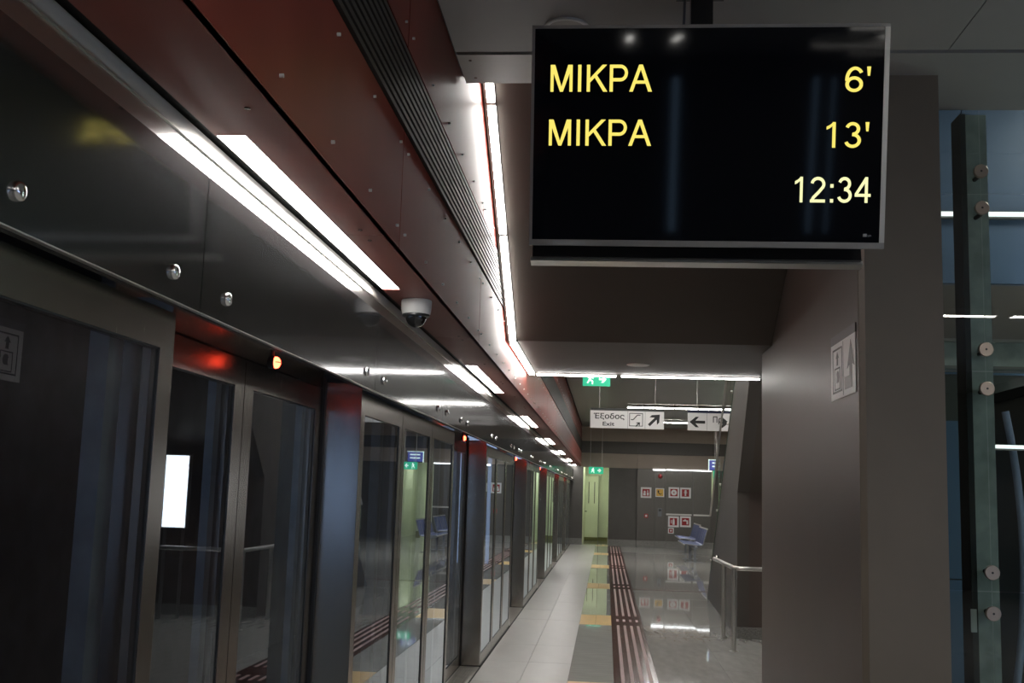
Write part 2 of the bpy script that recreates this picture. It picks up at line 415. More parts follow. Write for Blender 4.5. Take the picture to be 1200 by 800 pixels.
# vertical panels
ZG0, ZG1 = 3.0, 3.32
zs_low, zs_up = (ZS, ZG0 - 0.012), (ZG1 + 0.012, ZC - 0.012)
YFAR0 = 10.5
yr = [4.10 + H2 * i for i in range(-5, 13)]
for a, b_ in zip(yr[:-1], yr[1:]):
    b_ = min(b_, YEND)
    if b_ - a < 0.3: continue
    for z0, z1 in (zs_low, zs_up if (b_ < 5.5 or a > YFAR0) else (zs_up[0], 5.25)):
        pn = box('red_panel', 'red', (XW - 0.02, XW, a + 0.004, b_ - 0.004, z0, z1), wl)
        cl = MB()
        for q in (0.03, 0.22, 0.41, 0.60, 0.79, 0.97):
            for zz in (z0 + 0.07, z1 - 0.07):
                yv = a + (b_ - a) * q; cl.cyl((XW, yv, zz), (XW + 0.010, yv, zz), 0.0058, 8)
        stuff(cl.build('clip_heads', 'white_plastic', pn))
# long dark ventilation grille: nine fins running along the wall
for i in range(9):
    z = ZG0 + 0.005 + i * (ZG1 - ZG0) / 9
    box('grille_fin', 'fin', (XW - 0.03, XW + 0.006, -8, YEND, z, z + 0.020), wl)

# ================================================================== SOFFIT LAMPS
g = 'linear lamps in the red soffit'
n = 0
for k, l0 in enumerate(lights()):
    if k < 2:
        lab = ['linear lamp in the red soffit furthest behind the viewer', 'linear lamp in the red soffit just behind the viewer'][k]
    else:
        lab = ['long bright linear lamp in the red soffit, nearest and largest in view', 'second linear soffit lamp, just past the dome camera',
               'third linear soffit lamp along the red soffit', 'fourth linear soffit lamp along the red soffit', 'fifth linear soffit lamp along the red soffit',
               'sixth linear soffit lamp, second last before the end wall', 'seventh linear soffit lamp, last before the end wall'][k - 2]
    e = tag(empty('soffit_lamp', (-1.016, l0 + LIGHTL / 2, ZS)), lab, 'lamp', g)
    hi = min(l0 + LIGHTL, YEND - 0.05)
    if hi - l0 < 0.5: continue
    MB().box(XS0 + .001, XS0 + .004, l0, hi, ZS + .0005, ZS + .016).box(XS1 - .004, XS1 - .001, l0, hi, ZS + .0005, ZS + .016).build('housing', 'rail_steel', e)
    box('diffuser', 'lamp_white', (XS0 + .005, XS1 - .005, l0 + .004, hi - .004, ZS + .004, ZS + .016), e)

# ================================================================== STEEL FASCIA OVER THE DOORS
tr = struct(box('trim_1', 'dark', (-1.42, -1.115, -10, YEND, 2.13, ZS + 0.01)), 'dark polished steel fascia over the platform doors')
box('steel_profile', 'profile_steel', (-1.114, -1.100, -10, YEND, 2.385, 2.480), tr)
box('upper_profile', 'profile_rough', (-1.114, -1.096, -10, YEND, 2.480, 2.528), tr)
box('profile_lip', 'rail_steel', (-1.0955, -1.092, -10, YEND, 2.480, 2.486), tr)
XP = -1.06
seams = []
base = [2.74, 4.93, 7.02]
for k in range(-2, 7):
    for b_ in base: seams.append(b_ + P * k)
for a, b_ in zip(seams[:-1], seams[1:]):
    if a > YEND - 0.5: break
    b_ = min(b_, YEND)
    pn = MB().box(XP - 0.012, XP, a + 0.003, b_ - 0.003, 2.037, 2.40).box(XP - 0.037, XP - 0.012, a + 0.003, b_ - 0.003, 2.037, 2.049)\
        .build('fascia_panel', 'fascia_steel', tr)
    box('panel_edge', 'rail_steel', (XP - 0.0125, XP + 0.0012, a + 0.003, b_ - 0.003, 2.0355, 2.0385), pn)
    for yv in ((a + 0.19, b_ - 0.19) if b_ - a > 0.6 else ((a + b_) / 2,)):
        MB().lathe((XP, yv, 2.106), (1, 0, 0), [(0.019, 0.0002), (0.019, 0.006), (0.016, 0.011), (0.009, 0.0135), (0.003, 0.0142)], 18)\
            .build('standoff_button', 'chrome', pn, smooth=True)
# soffit plate over the recesses
box('recess_plate', 'frame_steel', (-1.42, -1.10, -10, YEND, 2.115, 2.13), tr)

# ================================================================== FIXED GLAZED SCREENS
def fixed_screen(y0, lab):
    y1 = y0 + P - 2 * HW
    e = tag(empty('glazed_screen', ((XF + XL) / 2, (y0 + y1) / 2, 0)), lab, 'glass screen', 'fixed glazed screens between the platform doorways')
    for s, ya in ((0, y0), (1, y1 - 0.02)):
        box('end_post', 'post_steel', (XL - 0.02, XF - 0.001, ya, ya + 0.02, 0.0, 2.075), e)
    w = (y1 - y0) / 3
    for i in range(3):
        a, b_ = y0 + i * w + 0.004, y0 + (i + 1) * w - 0.004
        st = 0.085
        fr = MB().box(XF - .045, XF, a, a + st, 0.012, 2.035).box(XF - .045, XF, b_ - st, b_, 0.012, 2.035)\
            .box(XF - .045, XF, a + st, b_ - st, 1.935, 2.035).box(XF - .045, XF, a + st, b_ - st, 0.012, 0.108)\
            .build('panel_frame', 'frame_steel', e, bevel=0.0)
        box('glass', 'door_glass', (XF - .020, XF - .006, a + st + .003, b_ - st - .003, 0.111, 1.932), fr)
        MB().box(XF - .022, XF - .004, a + st, a + st + .003, .108, 1.935).box(XF - .022, XF - .004, b_ - st - .003, b_ - st, .108, 1.935)\
            .box(XF - .022, XF - .004, a + st, b_ - st, 1.932, 1.935).box(XF - .022, XF - .004, a + st, b_ - st, .108, .111).build('gasket', 'rubber', fr)
        # stiles on the track side, seen through the glass
        MB().box(XF - .13, XF - .08, b_ - .20, b_ - .12, 0.0, 2.06).build('track_side_stile', 'stile_steel', fr)
    box('sill', 'black', (XL, XF + .006, y0, y1, -0.02, 0.012), e)
    return e
labs = ['fixed glazed steel screen at the left edge, nearest to the viewer'] + \
       ['fixed glazed steel screen between the %s and %s platform doorways' % (ORD[i], ORD[i + 1]) for i in range(NDOOR - 1)] + \
       ['last fixed glazed steel screen before the end wall']
first = fixed_screen(YC + HW - P, labs[0])
for k in range(1, NDOOR + 1):
    c = copy_tree(first, (0, P * k, 0)); c['label'] = labs[k]

# ================================================================== SLIDING DOORWAYS
def doorway(yc, lab):
    e = tag(empty('platform_doorway', (XL, yc, 0)), lab, 'platform door', 'sliding platform screen doorways')
    for s in (-1, 1):
        a, b_ = (yc - HW + .018, yc - .003) if s < 0 else (yc + .003, yc + HW - .018)
        st = 0.10
        sA = sB = st
        lf = MB().box(XL - .04, XL, a, a + sA, .012, 2.045).box(XL - .04, XL, b_ - sB, b_, .012, 2.045)\
            .box(XL - .04, XL, a + sA, b_ - sB, 1.945, 2.045).box(XL - .04, XL, a + sA, b_ - sB, .012, .11)\
            .build('door_leaf', 'frame_steel', e)
        box('glass', 'door_glass', (XL - .020, XL - .006, a + sA + .003, b_ - sB - .003, .113, 1.942), lf)
        MB().box(XL - .022, XL - .004, a + sA, a + sA + .003, .11, 1.945).box(XL - .022, XL - .004, b_ - sB - .003, b_ - sB, .11, 1.945)\
            .box(XL - .022, XL - .004, a + sA, b_ - sB, 1.942, 1.945).build('gasket', 'rubber', lf)
        MB().box(XL - .075, XL - .045, b_ - sB - .06, b_ - sB - .01, 0.0, 2.06).build('track_side_stile', 'stile_steel', lf)
        yk = b_ - .05 if s < 0 else a + .05
        MB().lathe((XL, yk, .62), (1, 0, 0), [(.012, 0), (.012, .003), (.006, .004)], 12).build('key_lock', 'chrome', lf)
    box('meeting_gasket', 'rubber', (XL - .03, XL - .004, yc - .003, yc + .003, .012, 2.045), e)
    for a, b_ in ((yc - HW + .018, yc - .002), (yc + .002, yc + HW - .018)):
        box('header', 'frame_steel', (XL - .04, XL, a, b_, 2.052, 2.115), e)
    MB().box(XL - .02, XL + .012, yc - HW + .001, yc - HW + .016, .01, 2.1).box(XL - .02, XL + .012, yc + HW - .016, yc + HW - .001, .01, 2.1).build('edge_seal', 'rubber', e)
    th = box('threshold', 'dark', (XL - .03, XF + .006, yc - HW + .001, yc + HW - .001, -.02, -.002), e)
    for i in range(8):
        x = XL + .004 + i * .0226
        box('threshold_rib', 'alu', (x, x + .0185, yc - HW + .001, yc + HW - .001, -.004, .004), th)
    lx, ly, lz = -1.20, yc + .01, 2.04
    lp = MB().lathe((lx - .03, ly, lz), (1, 0, 0), [(.020, 0), (.023, .004), (.023, .022), (.020, .025)], 20).cyl((lx - .018, ly, lz + .02), (lx - .018, ly, 2.115), .008, 10)\
        .build('indicator_lamp', 'dark', e, smooth=True)
    MB().lathe((lx - .006, ly, lz), (1, 0, 0), [(.0215, 0), (.0215, .006), (.018, .013), (.010, .018), (.003, .0195)], 20).build('red_lens', 'lamp_red', lp, smooth=True)
    MB().box(lx - .002, lx + .0145, ly - .021, ly + .021, lz - .0013, lz + .0013).build('lens_rib', 'red_plastic', lp)
    return e
labs = ['nearest sliding platform doorway with a red lamp, beside the left edge'] + ['%s sliding platform doorway with a red lamp, counting from the viewer' % ORD[k] for k in range(1, NDOOR)]
first = doorway(YC, labs[0])
for k in range(1, NDOOR):
    c = copy_tree(first, (0, P * k, 0)); c['label'] = labs[k]
struct(box('wall_left_rear', 'cab_steel', (XL, XF, -10, YC + HW - P - .01, 0, 2.1)), 'steel wall along the platform behind the viewer')

# ================================================================== DOME CAMERA
dc = tag(empty('dome_camera', (-0.945, 5.27, ZS)), 'white dome security camera with black bubble under the red soffit', 'camera')
body = MB().lathe((-0.945, 5.27, ZS), (0, 0, -1), [(.072, 0), (.075, .004), (.074, .045), (.070, .068), (.066, .072)], 32).build('camera_body', 'white_plastic', dc, smooth=True)
MB().lathe((-0.945, 5.27, ZS - .070), (0, 0, -1), [(.067, 0), (.067, .010), (.060, .014)], 32).build('collar', 'tv_black', dc, smooth=True)
MB().lathe((-0.945, 5.27, ZS - .080), (0, 0, -1), [(.052 * math.cos(t), .055 * math.sin(t)) for t in [i * math.pi / 2 / 8 for i in range(8)]] + [(.004, .055)], 28).build('bubble', 'dome', dc, smooth=True)

# ================================================================== CEILING AND LANDING SOFFIT
ce = struct(box('ceiling', 'black', (XW - .02, 7.0, -10, 5.66, ZC + .02, 4.0)), 'grey panelled ceiling above the display')
for (x0, x1, y0, y1, m_) in [(XW + .012, 1.62, -10, -6, 'ceiling_paint'), (1.625, 4.3, -10, -6, 'ceiling_paint'),
                             (XW + .012, 1.62, -5.995, -2, 'ceiling_paint'), (1.625, 4.3, -5.995, -2, 'ceiling_paint'), (4.305, 7, -10, -2, 'ceiling_paint'),
                             (XW + .012, 1.62, -1.995, 1.6, 'ceiling_paint'), (XW + .012, 1.62, 1.605, 5.27, 'ceiling_paint'),
                             (1.625, 4.3, -1.995, 1.6, 'ceiling_paint'), (1.625, 4.3, 1.605, 5.27, 'ceiling_paint'), (4.305, 7, -1.995, 5.27, 'ceiling_paint')]:
    box('ceiling_panel', m_, (x0, x1, y0, y1, ZC, ZC + .02), ce)
pe = box('edge_panel', 'ceiling_beige', (XW + .012, 1.28, 5.31, 5.70, ZC, ZC + .022), ce)
sc = MB()
for yv in (5.38, 5.62): sc.cyl((-.74, yv, ZC), (-.74, yv, ZC - .003), .008, 8)
stuff(sc.build('screw_heads', 'frame_steel', pe))
struct(box('ceiling_side', 'ceiling_paint', (1.285, 7.0, 5.31, 6.12, ZC, ZC + .2)), 'grey ceiling strip over the pillar and glass wall')
# round ceiling speaker
sp = tag(empty('ceiling_speaker', (-.228, 4.97, ZC)), 'round white ceiling speaker left above the display', 'speaker')
MB().lathe((-.228, 4.97, ZC), (0, 0, -1), [(.105, 0), (.105, .008), (.098, .012), (.086, .010), (.084, .004)], 40).build('ring', 'white_plastic', sp, smooth=True)
MB().lathe((-.228, 4.97, ZC), (0, 0, -1), [(.083, 0), (.083, .006), (.04, .007)], 32).build('mesh_cover', 'ceiling_beige', sp, smooth=True)

YN, YFAR, ZL = 8.60, 10.93, 2.79
struct(MB().prism([(YN, ZL), (YN, ZL + .5), (5.72, ZL + .5 + 1.70), (5.72, ZL + 1.70)], lambda p, t: (-0.80 + t * 2.06, p[0], p[1])).build('ceiling_slope', 'slope_brown'),
       'dark brown sloping underside of the upper stair flight')
struct(box('ceiling_landing', 'landing_brown', (-0.80, 3.3, YN, YFAR, ZL, ZL + .5)), 'brown flat underside of the stair landing')
struct(box('wall_upper_closure', 'landing_brown', (-0.80, 1.26, 5.72, 5.80, 4.02, 5.3)), 'brown panel closing the gap above the sloping soffit')
# lamps along the left edge of slope and landing
slope = (1.70) / (YN - 5.72)
def strip(name, p0, p1, wx, lab, mt='lamp_strip', grp='linear lamps edging the stair underside'):
    p0 = Vector(p0); p1 = Vector(p1); d = (p1 - p0).normalized()
    e = tag(empty(name, (p0 + p1) / 2), lab, 'lamp', grp)
    side = Vector((1, 0, 0)) if abs(d.x) < .5 else Vector((0, 1, 0))
    nn = d.cross(side).normalized()
    if nn.z > 0: nn = -nn
    def bx(a, b_, w, h0, h1):
        mb = MB(); n0 = len(mb.v)
        q = [p0 + d * a - side * w + nn * h0, p0 + d * a + side * w + nn * h0, p0 + d * b_ + side * w + nn * h0, p0 + d * b_ - side * w + nn * h0]
        mb.v += [tuple(v) for v in q] + [tuple(v + nn * (h1 - h0)) for v in q]
        mb.f += [(0, 1, 2, 3), (7, 6, 5, 4), (0, 4, 5, 1), (1, 5, 6, 2), (2, 6, 7, 3), (3, 7, 4, 0)]
        return mb
    L = (p1 - p0).length
    bx(0, L, wx, 0.001, .012).build('housing', 'rail_steel', e)
    bx(.02, L - .02, wx - .005, .013, .026).build('diffuser', mt, e)
    return e
def zsl(y): return ZL + (YN - y) * slope
xsL = -0.757
ys = [5.85, 6.55, 7.56, YN]
for i, (a, b_) in enumerate(zip(ys[:-1], ys[1:])):
    strip('edge_lamp', (xsL, a + .005, zsl(a + .005)), (xsL, b_ - .005, zsl(b_ - .005)), .028,
          ['uppermost edge lamp on the sloping soffit beside the red wall', 'middle edge lamp on the sloping soffit beside the red wall', 'lowest edge lamp on the sloping soffit beside the red wall'][i])
strip('edge_lamp', (xsL, YN + .01, ZL), (xsL, YFAR - .03, ZL), .030, 'edge lamp along the flat landing soffit beside the red wall')
strip('edge_lamp', (-.73, YFAR - .02, ZL), (.098, YFAR - .02, ZL), .016, 'shorter left lamp of the line across the far landing edge')
strip('edge_lamp', (.112, YFAR - .02, ZL), (1.50, YFAR - .02, ZL), .016, 'longer right lamp of the line across the far landing edge')
dl = tag(empty('ceiling_disc', (.272, 10.03, ZL)), 'flat round cover on the flat brown landing underside', 'ceiling cover')
MB().lathe((.272, 10.03, ZL), (0, 0, -1), [(.105, 0), (.105, .006), (.095, .010), (.08, .008), (.02, .008)], 32).build('cover', 'white_plastic', dl, smooth=True)

# far ceiling of thin slats
cf = struct(box('ceiling_far', 'dark', (XW, 7, YFAR + .02, 40.5, ZC + .03, ZC + .2)), 'pale slatted ceiling of the far platform')
mb = MB(); y = YFAR + .1
while y < YEND:
    mb.box(XW + .02, 7, y, y + .185, ZC, ZC + .02); y += .2
stuff(mb.build('ceiling_slats', 'slat_paint', cf))
def linlamp(p0, p1, lab, mt='lamp_far', w=.04):
    e = tag(empty('ceiling_lamp', ((p0[0] + p1[0]) / 2, (p0[1] + p1[1]) / 2, ZC)), lab, 'lamp', 'linear ceiling lamps')
    ax = abs(p1[0] - p0[0]) > abs(p1[1] - p0[1])
    (a0, a1), (c0, c1) = ((p0[0], p1[0]), (p0[1] - w, p0[1] + w)) if ax else ((p0[1], p1[1]), (p0[0] - w, p0[0] + w))
    def bb(mb, u0, u1, v0, v1, z0, z1): return mb.box(u0, u1, v0, v1, z0, z1) if ax else mb.box(v0, v1, u0, u1, z0, z1)
    mb = MB()
    bb(mb, a0, a1, c0, c0 + .008, ZC - .075, ZC - .001); bb(mb, a0, a1, c1 - .008, c1, ZC - .075, ZC - .001)
    bb(mb, a0, a0 + .01, c0, c1, ZC - .075, ZC - .001); bb(mb, a1 - .01, a1, c0, c1, ZC - .075, ZC - .001)
    mb.build('housing', 'rail_steel', e)
    bb(MB(), a0 + .011, a1 - .011, c0 + .009, c1 - .009, ZC - .071, ZC - .03).build('diffuser', mt, e)
fx = [.47, .88, 1.62, 2.20, 3.05]
for i, (a, b_) in enumerate(zip(fx[:-1], fx[1:])):
    linlamp((a + .01, 26.8), (b_ - .01, 26.8), '%s lamp from the left in the ceiling line behind the hanging signs' % ['first', 'second', 'third', 'fourth'][i], w=.2)
linlamp((1.2, 32), (2.9, 32), 'furthest ceiling lamp, seen between the two hanging signs', w=.2)
for i, y in enumerate((11.6, 14.2, 16.8)):  # added out of sight to light the hanging signs and far end
    linlamp((-.2, y), (1.2, y), '%s added fill lamp hidden above the landing, across the walkway' % ORD[i], w=.10)
for i, (x, y) in enumerate(((1.9, -.45), (4.5, -.45), (2.3, -4.6), (3.4, -8))):  # the farther two are added to brighten the pillar and ceiling
    linlamp((x, y), (x + 2.45, y), '%s lamp of the four in the hall ceiling behind the viewer' % ['first', 'second', 'third', 'fourth'][i], 'lamp_hall', w=.085)
for i, (x, y) in enumerate(((4.6, 12), (4.6, 16), (4.6, 26))):  # added behind the stair as ambient light for the far floor
    linlamp((x, y), (x, y + 2.2), '%s added fill lamp in the hall ceiling, hidden by the stair' % ORD[i], w=.12)
linlamp((3.6, 20), (3.6, 23), 'ceiling lamp over the platform beyond the stair', w=.04)
linlamp((.15, -3.2), (.15, -1.7), 'ceiling lamp behind the viewer, left of three', 'lamp_hall')
linlamp((.62, -3.2), (.62, -1.7), 'ceiling lamp behind the viewer, middle of three', 'lamp_hall')
linlamp((2.6, -2.5), (2.6, -.5), 'ceiling lamp behind the viewer, right of three', 'lamp_hall')

# ================================================================== RIGHT WALL, PILLAR
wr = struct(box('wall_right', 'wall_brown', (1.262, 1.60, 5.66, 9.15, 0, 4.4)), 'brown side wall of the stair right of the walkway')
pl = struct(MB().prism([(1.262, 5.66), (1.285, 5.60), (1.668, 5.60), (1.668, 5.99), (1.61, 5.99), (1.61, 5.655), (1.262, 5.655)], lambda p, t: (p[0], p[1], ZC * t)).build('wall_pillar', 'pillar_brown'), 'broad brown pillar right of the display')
# lift direction sign
sg = tag(empty('lift_sign', (1.262, 6.0, 2.16)), 'white lift direction sign with grey up arrow on the brown side wall', 'sign')
xs = 1.262
box('sign_plate', 'sign_white', (xs - .006, xs - .0005, 5.70, 6.31, 2.16, 2.469), sg)
box('sign_header', 'sign_grey', (xs - .007, xs - .0005, 5.70, 6.31, 2.470, 2.518), sg)
# reading direction on this wall runs towards the camera (-y): u=0 at y=6.31
def wallpoly(pts, name, mt, dx=.0075):
    return MB().prism(pts, lambda p, t: (xs - dx + .0015 * t, 6.31 - p[0], 2.16 + p[1])).build(name, mt, sg)
wallpoly([(.36, .10), (.36, .035), (.53, .035), (.53, .16), (.59, .14), (.505, .285), (.42, .14), (.475, .16), (.475, .10)], 'arrow', 'sign_grey')
fr_ = MB()
def rect(mb, u0, u1, v0, v1): mb.prism([(u0, v0), (u1, v0), (u1, v1), (u0, v1)], lambda p, t: (xs - .0075 + .0015 * t, 6.31 - p[0], 2.16 + p[1]))
for r in ((.05, .29, .27, .28), (.05, .29, .035, .045), (.05, .058, .035, .28), (.282, .29, .035, .28), (.10, .24, .165, .172), (.10, .107, .05, .165), (.233, .24, .05, .165), (.10, .24, .05, .057)): rect(fr_, *r)
fr_.build('lift_frame_symbol', 'sign_black', sg)
wallpoly([(.155, .185), (.185, .185), (.185, .225), (.205, .225), (.17, .262), (.135, .225), (.155, .225)], 'small_arrow', 'sign_black')
wallpoly([(.145, .09), (.195, .09), (.21, .12), (.195, .15), (.165, .155), (.145, .14), (.155, .12)], 'cabin_symbol', 'sign_grey')
rect(fr_ := MB(), .318, .322, .01, .30); fr_.build('divider', 'sign_grey', sg)

# ================================================================== GLASS LIFT SHAFT
YG = 6.10
gs = struct(empty('window_1', (2.4, YG, 0)), 'point fixed glass wall of the lift shaft')
zj = [0.02, 1.16, 2.325, 3.31, ZC - .004]
for z0, z1 in zip(zj[:-1], zj[1:]):
    for x0, x1 in ((1.672, 2.03), (2.036, 3.6)):
        box('pane', 'clear_glass', (x0, x1, YG, YG + .012, z0 + .003, z1 - .003), gs)
for x, y_ in ((1152, 200), (1153, 243), (1156, 409), (1156, 455), (1160, 671), (1160, 719)):
    p = onY(x, y_, YG - .02)
    MB().lathe((2.033, YG - .018, p.z), (0, 1, 0), [(.036, 0), (.039, .003), (.039, .018)], 24).build('point_fixing', 'disc_steel', gs)
    MB().lathe((2.033, YG - .0195, p.z), (0, 1, 0), [(.004, 0), (.006, .0005), (.006, .0014)], 12).build('fixing_screw', 'dark', gs)
MB().box(3.6, 3.62, YG, 8.9, 0, ZC).build('side_pane', 'clear_glass', gs)
po = tag(empty('lift_shaft_post', (2.05, 6.3, 0)), 'mottled galvanised steel post behind the lift shaft glass', 'post')
box('post_web', 'gal_steel', (1.985, 2.105, 6.20, 6.24, 0, ZC), po)
box('post_flange', 'dark', (1.955, 1.985, 6.18, 6.34, 0, ZC), po)
for z in (3.42, 3.20, 2.43, 2.22, 1.26, 1.05): MB().cyl((2.033, YG + .012, z), (2.033, 6.2, z), .012, 10).build('fixing_bolt', 'dark', po)
box('paper_tag', 'white_plastic', (1.945, 1.975, 6.172, 6.178, .94, 1.06), po)
wb = struct(box('wall_shaft_back', 'dark', (1.61, 7.0, 9.16, 9.30, 0, 5.3)), 'blue panelled back wall inside the lift shaft')
for z0, z1 in ((0.0, 1.02), (1.03, 2.28), (2.66, 3.4), (3.41, 5.25)):
    for x0, x1 in ((1.62, 2.9), (2.91, 6.9)): box('blue_panel', 'blue_panel', (x0, x1, 9.14, 9.16, z0, z1), wb)
cb = tag(empty('shaft_crossbeam', (2.6, 8.4, 2.3)), 'grey steel crossbeam inside the lift shaft', 'beam')
MB().box(1.62, 3.6, 8.30, 8.45, 2.62, 2.80).build('web', 'gal_steel', cb)
MB().box(1.62, 3.6, 8.25, 8.50, 2.80, 2.82).box(1.62, 3.6, 8.25, 8.50, 2.60, 2.62).build('flanges', 'lift_grey', cb)
lc = tag(empty('lift_car', (3.2, 7.4, 0)), 'dark grey lift car frame behind the steel post', 'lift')
MB().box(2.62, 3.5, 7.0, 7.8, 0.02, 2.30).build('car_wall', 'lift_grey', lc)
MB().box(2.60, 3.54, 6.95, 7.85, 2.30, 2.36).build('car_roof', 'dark', lc)
mb = MB(); mb.box(2.70, 2.712, 6.99, 7.0, 1.72, 1.732).build('status_light', 'led_green', lc)
MB().box(2.82, 2.832, 6.99, 7.0, 1.73, 1.742).build('status_light', 'led_green', lc)
a = onY(1178, 482, 6.8); b_ = onY(1199, 640, 6.8); c_ = onY(1192, 800, 6.8)
pts = []
for i in range(13):
    t = i / 12; pts.append(a * (1 - t) ** 2 + (b_ * 2 - (a + c_) / 2) * 2 * t * (1 - t) + c_ * t * t)
tag(MB().tube([tuple(p) for p in pts] + [(pts[-1].x, 6.8, 0.0)], .022, 10).build('bent_pipe', 'pale_tube', smooth=True), 'pale blue bent pipe inside the lift shaft at right edge', 'pipe')
for i, (y_, x0, x1, lab) in enumerate(((250, 1.62, 3.6, 'upper glowing line standing in for a lamp reflection in the shaft glass'),)):
    z = onY(1150, y_, 9.05).z  # glowing tube in place of a ceiling lamp mirrored by the glass
    e = tag(empty('reflection_line', (2.6, 9.1, z)), lab, 'lamp', 'glowing lines for lamp reflections in the shaft glass')
    box('housing', 'lift_grey', (x0, x1, 9.085, 9.139, z - .03, z + .03), e)
    for q in range(2):
        box('tube', 'reflection_glow', (x0 + q * (x1 - x0) / 2 + .01, x0 + (q + 1) * (x1 - x0) / 2 - .01, 9.06, 9.084, z - .016, z + .016), e)
z = onY(1170, 523, 6.6).z  # lower glowing tube, likewise in place of a mirrored lamp
e = tag(empty('reflection_line', (2.5, 6.6, z)), 'lower glowing line standing in for a lamp reflection in the shaft glass', 'lamp', 'glowing lines for lamp reflections in the shaft glass')
MB().box(2.10, 2.60, 6.615, 6.64, z - .02, z + .012).build('housing', 'lift_grey', e)
MB().box(2.11, 2.60, 6.60, 6.614, z - .01, z + .01).build('tube', 'reflection_glow', e)

sl = tag(empty('shaft_ceiling_fill', (4.4, 7.6, 5.29)), 'added fill lamp under the lift shaft roof, out of view', 'lamp')
box('housing', 'rail_steel', (4.1, 4.7, 7.0, 8.2, 5.26, 5.299), sl); box('diffuser', 'lamp_hall', (4.15, 4.65, 7.05, 8.15, 5.24, 5.259), sl)  # unseen fill added to brighten the blue panels
sl = tag(empty('shaft_wall_fill', (4.9, 8.0, 1.8)), 'added upright fill lamp inside the lift shaft, out of view', 'lamp')
box('housing', 'rail_steel', (4.90, 4.96, 7.9, 8.1, 0, 3.6), sl); box('diffuser', 'lamp_hall', (4.88, 4.899, 7.93, 8.07, .4, 3.5), sl)  # second unseen fill, added for the lower shaft panels

# ================================================================== DISPLAY
tilt = math.radians(10.5)
TVC = Vector((0.383, 4.40, 3.07)); TW, TH = 1.445, 0.905
ux = Vector((1, 0, 0)); uy = Vector((0, -math.sin(tilt), math.cos(tilt))); un = ux.cross(uy)   # un points to the viewer (-y)
tv = tag(empty('departure_display', (0.383, 4.62, 3.8)), 'large hanging departure display with yellow lettering, facing the viewer', 'display')
def tvp(u, v, w): return TVC + ux * u + uy * v + un * w
def tvbox(mb, u0, u1, v0, v1, w0, w1):
    n0 = len(mb.v)
    mb.v += [tuple(tvp(u, v, w)) for w in (w0, w1) for v in (v0, v1) for u in (u0, u1)]
    mb.f += [tuple(n0 + i for i in q) for q in ((0, 2, 3, 1), (4, 5, 7, 6), (0, 1, 5, 4), (2, 6, 7, 3), (0, 4, 6, 2), (1, 3, 7, 5))]
    return mb
hw, hh = TW / 2, TH / 2
tvbox(MB(), -hw + .004, hw - .004, -hh + .004, hh - .004, -.075, -.012).build('back_case', 'tv_black', tv)
bz = .022
tvbox(MB(), -hw, hw, hh - bz * .6, hh, -.03, .004).build('bezel_top', 'tv_silver', tv)
tvbox(MB(), -hw, hw, -hh, -hh + bz * 1.1, -.03, .004).build('bezel_bottom', 'tv_silver', tv)
tvbox(MB(), -hw, -hw + bz * .55, -hh + bz * 1.1, hh - bz * .6, -.03, .004).build('bezel_side', 'tv_silver', tv)
tvbox(MB(), hw - bz * .9, hw, -hh + bz * 1.1, hh - bz * .6, -.03, .004).build('bezel_side', 'tv_silver_light', tv)
scr = tvbox(MB(), -hw + bz * .55, hw - bz * .9, -hh + bz * 1.1, hh - bz * .6, -.011, .0).build('screen', 'tv_screen', tv)
def tvpix(px, py):
    d = pix(px, py); t = (TVC - CAM).dot(un) / d.dot(un); return CAM + d * t
def tvtext(name, body, x0, x1, ybase, ytop, mt):
    a = tvpix(x0, ybase); b_ = tvpix(x1, ybase); c_ = tvpix(x0, ytop)
    stroke_text(name, body, a, ux, uy, (c_ - a).dot(uy), (b_ - a).dot(ux), mt, tv)
tvtext('destination_letter', 'MIKPA', 645, 764, 107.5, 76, 'txt_yellow')
tvtext('destination_letter', 'MIKPA', 643, 763, 170.5, 140, 'txt_yellow')
tvtext('minutes_digit', "6'", 990, 1020, 108, 78, 'txt_yellow')
tvtext('minutes_digit', "13'", 968, 1018, 173, 143, 'txt_yellow')
tvtext('clock_digit', '12:34', 931, 1020, 237, 207, 'txt_pale')
a = tvpix(1016, 277); text('maker_mark', 'sys', a, ux, uy, .010, 'txt_grey', tv, depth=.001)
a = tvpix(1011, 277.3); MB().prism(rct(0, .016, 0, .012), lambda p, t: tuple(a + ux * p[0] + uy * p[1] + un * (.0002 + .001 * t))).build('maker_logo', 'txt_grey', tv)
tvbox(MB(), -hw + .10, -hw + .235, -hh + .004, -hh + .020, .004, .0045).build('bezel_badge', 'txt_grey', tv)
# second display back to back, ceiling pole and hanger
tv2 = tag(empty('rear_display', (0.36, 4.75, 3.8)), 'second display hung back to back behind the large one, only lower edge showing', 'display')
ux2, uy2 = Vector((1, 0, 0)), Vector((0, math.sin(tilt), math.cos(tilt))); c2 = Vector((.362, 4.80, 3.035))
def tv2box(u0, u1, v0, v1, w0, w1):
    mb = MB(); nn = Vector((0, -math.cos(tilt), math.sin(tilt)))
    mb.v += [tuple(c2 + ux2 * u + uy2 * v + nn * w) for w in (w0, w1) for v in (v0, v1) for u in (u0, u1)]
    mb.f += [(0, 2, 3, 1), (4, 5, 7, 6), (0, 1, 5, 4), (2, 6, 7, 3), (0, 4, 6, 2), (1, 3, 7, 5)]
    return mb
tv2box(-.70, .70, -.43, .43, -.03, .04).build('back_case', 'tv_black', tv2)
tv2box(-.71, .71, -.44, -.425, -.04, .02).build('bezel', 'tv_silver_light', tv2)
tv2box(-.70, .70, -.42, .43, -.035, -.031).build('screen', 'tv_screen', tv2)
hg = tv     # the pole and its arms move with the display they carry
MB().box(.328, .422, 4.565, 4.645, 2.95, ZC - .002).build('pole', 'tv_black', hg)
